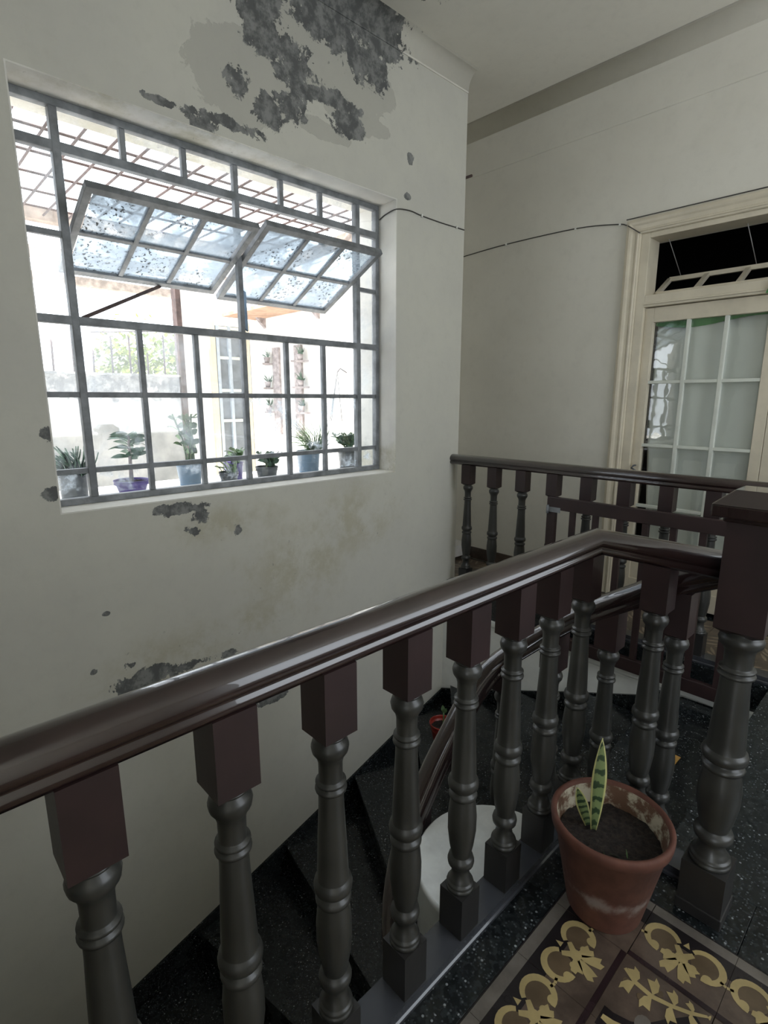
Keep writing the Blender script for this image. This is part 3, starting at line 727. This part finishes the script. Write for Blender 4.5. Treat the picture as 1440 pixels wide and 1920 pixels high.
# hopper sash leaning into the room behind, and its two cords
hb = DX0 + J + .02
bm = NB(); tilt = lambda t: (DY + .13 + .22 * t, H + .675 + .13 * t)
for t in (0.03, .97): obox(bm, (hb, *tilt(t)), (DX1 - J - .02, *tilt(t)), .03, .028)
for x in [hb + (DX1 - J - .02 - hb) * i / 6 for i in range(7)]: obox(bm, (x, *tilt(.03)), (x, *tilt(.97)), .026, .024)
obj('hopper_sash', bm, M['cream'], dr)
for x in (hb + .05, -1.0):
    bm = NB(); tube(bm, [(x, DY + .12, DZ - .03), (x + .02, *tilt(1))], .0025, 6); obj('sash_cord', bm, M['chain'], dr)
# room behind the door, its unlit darkness put into near-black walls
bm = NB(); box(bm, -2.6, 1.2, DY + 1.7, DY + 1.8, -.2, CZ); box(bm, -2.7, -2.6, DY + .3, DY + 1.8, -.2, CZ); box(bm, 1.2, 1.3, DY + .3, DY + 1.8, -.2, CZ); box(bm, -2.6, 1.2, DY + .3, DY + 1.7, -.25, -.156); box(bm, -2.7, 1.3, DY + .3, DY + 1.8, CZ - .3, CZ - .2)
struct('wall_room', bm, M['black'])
# curtain behind the glass
def curtain(x0, x1, slant):
    bm = NB(); N, K = 46, 10; g = []
    for j in range(K + 1):
        t = j / K; z = H + .50 - (1.62) * t; xa = x0 + slant * max(0, (t - .45)) * 1.4; row = []
        for i in range(N + 1):
            u = i / N; x = xa + (x1 - xa) * u
            row.append(bm.verts.new((x, DY + .088 + .008 * math.sin(u * 11 + t * 3.4) + .002 * math.sin(u * 31 - t * 5), z)))
        g.append(row)
    for j in range(K):
        for i in range(N): bm.faces.new((g[j][i], g[j][i + 1], g[j + 1][i + 1], g[j + 1][i])).smooth = True
    o = obj('curtain', bm, M['curtain']); s = o.modifiers.new('s', 'SOLIDIFY'); s.thickness = .002
    return o
c = curtain(-1.432, -.79, .085); tag(c, 'pale grey-green curtain hanging behind the panes of the left door leaf', 'curtain')
c2 = curtain(-.72, -.12, .0); tag(c2, 'pale curtain behind the right door leaf, mostly outside the picture', 'curtain')
bm = NB()
N = 20
for i in range(N):
    xa, xb = -1.44 + .65 * i / N, -1.44 + .65 * (i + 1) / N
    dz = lambda x: .025 + .018 * math.sin(x * 9)
    v = [bm.verts.new(q) for q in ((xa, DY + .0745, H + .52), (xb, DY + .0745, H + .52), (xb, DY + .0745, H + .49 - dz(xb)), (xa, DY + .0745, H + .49 - dz(xa)))]
    bm.faces.new(v)
o = obj('hem', bm, M['green_cloth'], c); s = o.modifiers.new('s', 'SOLIDIFY'); s.thickness = .001; s.offset = 1; o['label'] = 'green strip of cloth along the curtain top'
bm = NB()
v = [bm.verts.new(q) for q in ((-.835, DY - .012, H + .585), (-.60, DY - .012, H + .57), (-.62, DY - .012, H + .70), (-.80, DY - .012, H + .668))]; bm.faces.new(v)
bmesh.ops.subdivide_edges(bm, edges=bm.edges[:], cuts=5, use_grid_fill=True)
for q in bm.verts: q.co.y += -.004 + .004 * math.sin(q.co.x * 60 + q.co.z * 30)
o = obj('green_cloth', bm, M['green_cloth']); s = o.modifiers.new('s', 'SOLIDIFY'); s.thickness = .002; tag(o, 'scrap of green cloth hanging over the cream bar above the door leaves', 'cloth')

# =================================================================== CABLES
def cable(name, pts, label, clips):
    t = thing(name, label, 'cable', (0, 0, 0), 'thin cables pinned to the walls'); bm = NB(); tube(bm, smooth_path(pts, 5), .0035, 6); obj('wire', bm, M['cable'], t)
    for c_ in clips:
        bm = NB(); box(bm, c_[0] - .006, c_[0] + .006, c_[1] - .006, c_[1] + .006, c_[2] - .008, c_[2] + .008); obj('clip', bm, M['clip'], t)
X_ = WX + .004
cable('cable', [(FX + .03, 2.478, H + 1.09), (WX - .09, 2.480, H + 1.108), (WX + .002, 2.486, H + 1.12), (X_, 2.60, H + 1.136), (X_, 2.706, H + 1.130), (X_, 2.9, H + 1.128), (X_, 3.05, H + 1.131), (X_, WC - .005, H + 1.132)],
      'thin grey cable running from the top corner of the window to the wall corner', [(X_, 2.706, H + 1.130), (X_, 3.05, H + 1.131)])
Y_ = DY - .004
cable('cable', [(-3.015, Y_, H + 1.153), (-2.578, Y_, H + 1.170), (-2.012, Y_, H + 1.163), (-1.72, Y_, H + 1.128), (-1.66, Y_ - .0, H + 1.11), (-1.62, Y_ - .032, H + 1.085), (-1.556, Y_ - .02, H + 1.038)],
      'thin grey cable running along the rear wall to the corner of the door frame', [(-2.578, Y_, H + 1.170), (-2.012, Y_, H + 1.163), (-1.70, Y_, H + 1.122)])
cable('cable', [(-1.648, DY - .03, H + 1.133), (-1.1, DY - .03, H + 1.133), (-.4, DY - .03, H + 1.133), (.07, DY - .03, H + 1.133)], 'thin dark cable lying along the top of the door frame', [])

# =================================================================== POTS AND PLANTS
def pot_bm(r0, r1, h, wall=.010, rim=.0, seg=36):
    P = [(r0 * .98, 0), (r0, .004)]
    if rim: P += [(r0 + (r1 - r0) * .80, h - rim), (r1 * .985, h - rim * .92), (r1, h - rim * .4), (r1, h - .006)]
    else: P += [(r1, h - .006)]
    P += [(r1 - wall * .3, h), (r1 - wall * .8, h - .002), (r1 - wall, h - .010)]
    return P
def add_pot(par, r0, r1, h, mat, soil_z, wall=.012, rim=0, seg=36, crust=None):
    bm = NB(); lathe(bm, pot_bm(r0, r1, h, wall, rim), seg=seg, cap=False)
    rb = r0 + (r1 - r0) * soil_z / h - wall
    n0 = len(bm.faces); lathe(bm, [(r1 - wall, h - .010), (r0 + (r1 - r0) * (soil_z + .02) / h - wall, soil_z - .01)], seg=seg, cap=False, mi=1 if crust else 0)
    bm.faces.new([bm.verts.new((r0 * .98 * math.cos(-2 * math.pi * k / seg), r0 * .98 * math.sin(-2 * math.pi * k / seg), 0)) for k in range(seg)])
    obj('pot', bm, [mat, crust or mat], par)
    bm = NB(); bmesh.ops.create_grid(bm, x_segments=24, y_segments=24, size=1)
    R_ = r0 + (r1 - r0) * soil_z / h - wall + .003
    for v in bm.verts:
        x, y = v.co.x, v.co.y; m = max(abs(x), abs(y)); l = math.hypot(x, y) or 1; v.co = Vector((x / l * m * R_, y / l * m * R_, soil_z + random.uniform(-.004, .004)))
    for f in bm.faces: f.smooth = True
    obj('soil', bm, M['soil'], par)
def blade(bm, base, tip, w, bend=0., seg=8, face=None):
    base, tip = Vector(base), Vector(tip); d = tip - base; s = d.cross(Vector(face) if face else Vector((.3, 1, .2))).normalized(); n = s.cross(d).normalized()
    uvl = bm.loops.layers.uv.verify(); L = []
    for i in range(seg + 1):
        t = i / seg; ww = w * (math.sin(min(1, t * 1.25 + .22) * math.pi * .5) if t < .55 else math.cos((t - .55) / .45 * math.pi / 2) ** .8)
        c = base + d * t + n * bend * math.sin(t * math.pi)
        L.append((bm.verts.new(c - s * ww / 2 + n * w * .12), bm.verts.new(c), bm.verts.new(c + s * ww / 2 + n * w * .12), t))
    for a, b in zip(L, L[1:]):
        for j in (0, 1):
            f = bm.faces.new((a[j], a[j + 1], b[j + 1], b[j])); f.smooth = True
            for lp, (u, v_) in zip(f.loops, ((j * .5, a[3]), (j * .5 + .5, a[3]), (j * .5 + .5, b[3]), (j * .5, b[3]))): lp[uvl].uv = (u, v_)
# big terracotta pot
px_, py_ = -.481, 1.308
tp = thing('terracotta_pot', 'large terracotta pot with a small snake plant on the patterned tile floor by the balusters', 'potted plant', (px_, py_, .001))
add_pot(tp, .098, .156, .280, M['terracotta'], .212, .016, .035, 48, M['crust'])
for (bx, by, tip, w, bd) in ((-.045, -.005, (-.046, .004, .492), .040, .006), (-.055, .000, (-.092, -.020, .325), .032, -.004)):
    bm = NB(); blade(bm, (bx, by, .200), tip, w, bd, 12, (.6, -.7, 0)); o = obj('leaf', bm, M['snake'], tp); s = o.modifiers.new('s', 'SOLIDIFY'); s.thickness = .002
bm = NB()
for (x, y, a) in ((.055, -.060, 0), (.065, -.050, 2), (.05, -.045, 4)): blade(bm, (x, y, .203), (x + .03 * math.cos(a), y + .03 * math.sin(a), .225), .010, .002, 4)
blade(bm, (.0, -.05, .206), (.02, -.07, .212), .008, .0, 4)
obj('seedling', bm, M['leaf'], tp)
# red pot on the lower tread
rp = thing('red_pot', 'red plastic flower pot with a small seedling in the corner of the lower stair', 'potted plant', (-2.13, 2.585, -.958))
add_pot(rp, .055, .088, .165, M['red_plastic'], .125, .006, .02, 32)
bm = NB(); tube(bm, [(.01, -.01, .12), (.012, 0, .20), (.01, 0, .245)], .005, 6); obj('stem', bm, M['leaf'], rp)
for a, l in ((2.6, .05), (.2, .045), (1.4, .03)):
    bm = NB(); blade(bm, (.01, 0, .235), (.01 + .022 * math.cos(a), .022 * math.sin(a), .235 + l), .026, .004, 6, (.6, -.7, 0)); obj('leaf', bm, M['leaf'], rp)
# tape scraps on the treads
def scrap(loc, l, w, rz, label):
    bm = NB(); box(bm, -l / 2, l / 2, -w / 2, w / 2, 0, .002)
    o = obj('tape_strip', bm, M['tape']); o.location = loc; o.rotation_euler = (0, 0, rz); tag(o, label, 'tape')
scrap((-.645, 2.36, -.1985), .17, .035, 1.55, 'short ochre tape strip on the black tread behind the terracotta pot')
scrap((-1.48, 1.17, -1.52 + .1925 + .0), .15, .03, -.55, 'long ochre tape strip low on the stair seen between two near balusters')

# =================================================================== OUTSIDE
bm = NB(); box(bm, -7.6, WX - T, -1.5, 3.76, H - 1.35, H - 1.25); struct('floor_outside', bm, M['ext_ground'])
LZ = H - .50
bm = NB(); box(bm, -3.40, WX - T, -.4, 2.95, H - 1.25, LZ); struct('trim_5', bm, M['ext_white'])
bm = NB(); box(bm, -6.7, -6.5, -3.5, 2.80, H - 1.25, H + .265); box(bm, -6.75, -6.45, -3.5, 2.80, H + .265, H + .29); struct('wall_garden', bm, M['ext_old'])
bm = NB(); box(bm, -6.7, -6.5, 2.86, 3.9, H - 1.25, H + 1.45); box(bm, -6.5, -3.18, 3.75, 3.9, H - 1.25, H + 1.45); struct('wall_wing', bm, M['ext_white'])
bm = NB(); box(bm, -6.56, -6.44, 2.80, 2.86, H - 1.25, H + 1.6); tag(obj('steel_post', bm, M['rust']), 'weathered steel post where the garden wall meets the white house wing', 'post')
sp = thing('spiked_fence', 'thin iron spikes standing along the top of the stained garden wall', 'fence')
for i in range(26):
    y = -2.2 + i * .195; h = .34 + .12 * math.sin(i * 2.3)
    bm = NB(); tube(bm, [(-6.6, y, H + .29), (-6.6 + .01 * math.sin(i), y + .008, H + .29 + h), (-6.6, y, H + .32 + h)], [.011, .011, .003], 6); obj('spike', bm, M['rust'], sp)
bm = NB(); tube(bm, [(-6.6, 1.9, H + .72), (-6.6, 2.78, H + .80)], .008, 6); obj('rail', bm, M['rust'], sp)
bm = NB(); box(bm, -6.64, -6.56, -.3, .1 + .95, H + .29, H + .42); obj('block', bm, M['ext_old'], sp)
# French door in the wing
d2 = struct('door_2')
for (ya, yb, xx, m) in ((3.20, 3.27, .05, 'ext_white'), (3.68, 3.74, .05, 'ext_white')):
    bm = NB(); box(bm, -6.5, -6.5 + xx, ya, yb, H - 1.25, H + 1.0); obj('door_casing', bm, M['cream'], d2)
bm = NB(); box(bm, -6.5, -6.45, 3.27, 3.68, H + .90, H + 1.0); obj('door_casing', bm, M['ext_white'], d2)
for ya in (3.28, 3.44, 3.64):
    bm = NB(); box(bm, -6.49, -6.45, ya, ya + .04, H - 1.2, H + .9); obj('stile', bm, M['grey_door'], d2)
for z in (-1.2, -.28, .10, .50, .86):
    bm = NB(); box(bm, -6.49, -6.455, 3.32, 3.64, H + z, H + z + .035); obj('muntin', bm, M['white_paint'], d2)
bm = NB(); box(bm, -6.497, -6.485, 3.32, 3.64, H - 1.2, H + .86); obj('pane', bm, simple('dark_pane', (.18, .2, .22), .1), d2)
# canopy slab
bm = NB(); box(bm, -6.3, -4.85, 3.30, 3.75, H + .985, H + 1.02); cp = obj('canopy', bm, M['canopy']); tag(cp, 'brown timber canopy projecting from the white house wing', 'canopy')
for x in (-6.1, -5.0):
    bm = NB(); prism(bm, [(0, 0), (.12, 0), (0, .12)], 0, .05)
    o = obj('bracket', bm, M['board'], cp); o.rotation_euler = (-math.pi / 2, 0, -math.pi / 2); o.location = (x, 3.75, H + .985)
# overhead grille + beams
gr = thing('overhead_grille', 'rusty square steel grille over the courtyard seen through the upper panes', 'grille')
GZ = H + 1.70
for i in range(23):
    y = -.7 + i * .1985; bm = NB(); tube(bm, [(-6.2, y, GZ), (-2.86, y, GZ)], .010, 6); obj('rod', bm, M['rust'], gr)
for i in range(8):
    x = -3.08 - i * .42; bm = NB(); tube(bm, [(x, -.8, GZ + .015), (x, 3.74, GZ + .015)], .010, 6); obj('rod', bm, M['rust'], gr)
for (x, w, lab) in ((-6.35, .12, 'weathered steel beam at the far edge of the overhead grille'), (-7.9, .14, 'second weathered beam further out beyond the grille'), (-9.4, .12, 'farthest thin beam beyond the grille')):
    bm = NB(); box(bm, x - w / 2, x + w / 2, -4, 3.74 if x > -7 else 4.8, GZ - .02, GZ + .10); tag(obj('roof_beam', bm, M['beam']), lab, 'beam')
bm = NB(); obox(bm, (-9.6, 4.35, GZ - .12), (-3.25, 3.62, GZ - .12), .08, .10); tag(obj('roof_beam', bm, M['beam']), 'long slanting brown beam along the house wing above the canopy', 'beam')
# wall shelves with pots
for (x, lab) in ((-5.82, 'left'), (-5.36, 'right')):
    t = thing('plant_rack', f'{lab} of the two weathered boards with small corner shelves on the white outer wall', 'shelf', (x, 3.75, H))
    bm = NB(); box(bm, -.07, .07, -.03, 0, -.42, .62); obj('board', bm, M['board'], t)
    for z in (.42, .13, -.16):
        bm = NB(); prism(bm, [(-.16, 0), (0, 0), (0, -.14)] if lab == 'left' else [(0, 0), (.16, 0), (0, -.14)], z, z + .02); o = obj('shelf', bm, M['board'], t); o.location = (-.07 if lab == 'left' else .07, -.03, 0)
        bm = NB(); lathe(bm, [(.028, z + .02), (.04, z + .09)], ((-.12 if lab == 'left' else .12), -.075), 12); obj('pot', bm, M['board'], t)
        bm = NB()
        for i in range(14): blade(bm, ((-.12 if lab == 'left' else .12), -.075, z + .08), ((-.12 if lab == 'left' else .12) + random.uniform(-.08, .08), -.075 + random.uniform(-.05, .04), z + .08 + random.uniform(.02, .12)), .025, .01, 3)
        obj('leaves', bm, M['leaf_dark'], t)
# plants on the ledge
def plant(name, label, loc, r0, r1, h, mat, kind, fh, n, leafmat='leaf_dark', rim=.012, spread=1.0, squash=1):
    t = thing(name, label, 'potted plant', loc, 'potted plants on the outer window ledge')
    add_pot(t, r0, r1, h, M[mat], h - .015, .004, rim, 24)
    if kind == 'rosette':
        for i in range(n):
            a = i * 2.4; e = (i % 7) / 7; b = (random.uniform(-.6, .6) * r1, random.uniform(-.6, .6) * r1, h - .02)
            bm = NB(); blade(bm, b, (b[0] + math.cos(a) * .05 * spread, b[1] + math.sin(a) * .05 * spread, h + fh * (.25 + .75 * e)), .048, .014, 5); obj('leaf', bm, M[leafmat], t)
    elif kind == 'stems':
        for s_ in range(max(1, n // 12)):
            b = Vector((random.uniform(-.4, .4) * r1, random.uniform(-.4, .4) * r1, h - .02)); tp_ = b + Vector((random.uniform(-.06, .06) * spread, random.uniform(-.08, .08) * spread, fh))
            bm = NB(); tube(bm, [b, (b + tp_) / 2 + Vector((.01, .01, 0)), tp_], .005, 5); obj('stem', bm, M['leaf'], t)
            for i in range(12):
                u = .25 + .75 * i / 12; p = b.lerp(tp_, u); a = i * 2.4
                bm = NB(); blade(bm, p, p + Vector((math.cos(a) * .055, math.sin(a) * .055, .02)), .035, .008, 4); obj('leaf', bm, M[leafmat], t)
    elif kind == 'palm':
        bm = NB(); tube(bm, [(0, 0, h - .02), (.005, .004, h + fh * .95)], [.012, .007], 6); obj('stem', bm, M['board'], t)
        for i in range(n):
            a = i * 2.4; z = h + fh * (.45 + .55 * i / n)
            bm = NB(); blade(bm, (0, 0, z), (math.cos(a) * .10, math.sin(a) * .10, z + .02 - .01 * (i % 3)), .026, .018, 6); obj('leaf', bm, M[leafmat], t)
    elif kind == 'grass':
        for i in range(n):
            a = random.uniform(0, 6.28); l = random.uniform(.5, 1)
            bm = NB(); blade(bm, (random.uniform(-.3, .3) * r1, random.uniform(-.3, .3) * r1, h - .02), (math.cos(a) * .13 * l * spread, math.sin(a) * .13 * l * spread, h + fh * random.uniform(.2, 1)), .014, .04, 6); obj('leaf', bm, M[leafmat], t)
    return t
plant('potted_succulent', 'bushy succulent in a dark grey pot at the left end of the outer window ledge', (-3.06, .725, LZ), .060, .072, .135, 'black_plastic', 'rosette', .15, 64, spread=1.6)
plant('potted_palm', 'small dark tufted tree in a purple bowl on the outer ledge', (-3.05, 1.005, LZ), .065, .092, .075, 'purple_plastic', 'palm', .25, 24, 'leaf_dark')
plant('potted_shrub', 'leafy jade shrub in a blue-grey pot on the outer ledge behind the third pane', (-3.12, 1.365, LZ), .060, .080, .14, 'blue_plastic', 'stems', .30, 84, 'leaf')
plant('potted_herb', 'small pale herb in a low pot on the outer ledge behind the centre panes', (-3.02, 1.565, LZ), .045, .06, .07, 'black_plastic', 'rosette', .08, 16, 'leaf')
plant('potted_herb', 'bushy low plant in a purple pot beside the centre bar of the window', (-3.14, 1.665, LZ), .05, .062, .11, 'purple_plastic', 'stems', .10, 24, 'leaf')
plant('potted_shrub', 'sparse shrub in a dark round pot just right of the centre bar of the window', (-2.99, 1.815, LZ), .055, .072, .085, 'black_plastic', 'stems', .10, 36)
plant('spider_plant', 'spiky grass-leaved plant in a tall blue-grey pot on the outer ledge', (-3.12, 2.235, LZ), .070, .085, .15, 'blue_plastic', 'grass', .22, 90, 'leaf', spread=1.3)
plant('potted_shrub', 'low reddish plant in a grey pot at the right end of the outer ledge', (-3.08, 2.575, LZ), .070, .085, .14, 'black_plastic', 'stems', .14, 72, 'leaf_dark', spread=1.5)
# red flower and hanging planter wires
hp = thing('hanging_planter', 'hanging planter on three thin wires hooked to the white wing wall', 'planter', (-4.50, 3.60, H - .32))
bm = NB(); lathe(bm, [(.05, 0), (.10, .10)], seg=20); obj('bowl', bm, M['ext_white'], hp)
for (a, b_) in ((-.09, 0), (.09, 0), (0, -.09)):
    bm = NB(); tube(bm, [(a, b_, .10), (0, .02, .60)], .004, 5); obj('wire', bm, M['cable'], hp)
bm = NB(); tube(bm, [(0, .02, .60), (0, .06, .64), (0, .145, .60)], .006, 6); obj('hook', bm, M['rust'], hp)
# creeping flower hanging from the grille
t = thing('hanging_flower', 'small green and pink air plant hanging under the overhead grille', 'plant', (-3.50, 2.08, GZ - .133))
for i in range(16):
    a = i * 2.4; bm = NB(); blade(bm, (0, 0, .03), (math.cos(a) * .05, math.sin(a) * .05, .03 - .05 * random.random()), .016, .01, 4); obj('leaf', bm, M['leaf_yellow' if i % 3 else 'petal'], t)
bm = NB(); tube(bm, [(0, 0, .03), (0, 0, .125)], .003, 5); obj('wire', bm, M['cable'], t)
bm = NB(); box(bm, -14, -6.72, -6, 8, H - 1.40, H - 1.30); struct('floor_garden', bm, M['ext_ground'])
# tree behind the garden wall
tr = thing('garden_tree', 'sunlit yellow-green tree showing above the stained garden wall', 'tree', (-9.0, 3.1, H - 1.3))
bm = NB(); tube(bm, [(0, 0, 0), (.05, .05, 1.2), (0, .1, 2.0)], [.09, .07, .04], 8); obj('trunk', bm, M['board'], tr)
bm = NB()
for i in range(1500):
    a = random.uniform(0, 6.28); r = random.random() ** .5 * .75; p = Vector((math.cos(a) * r * .6, math.sin(a) * r + .25, 1.85 + random.gauss(0, .22)))
    d = Vector((random.uniform(-1, 1), random.uniform(-1, 1), random.uniform(-1, 1))).normalized() * .10; s = d.cross(Vector((0, 0, 1))).normalized() * .04
    bm.faces.new([bm.verts.new(p - d * .5), bm.verts.new(p + s), bm.verts.new(p + d * .5), bm.verts.new(p - s)])
o = obj('foliage', bm, M['leaf_yellow'], tr); o['kind'] = 'stuff'
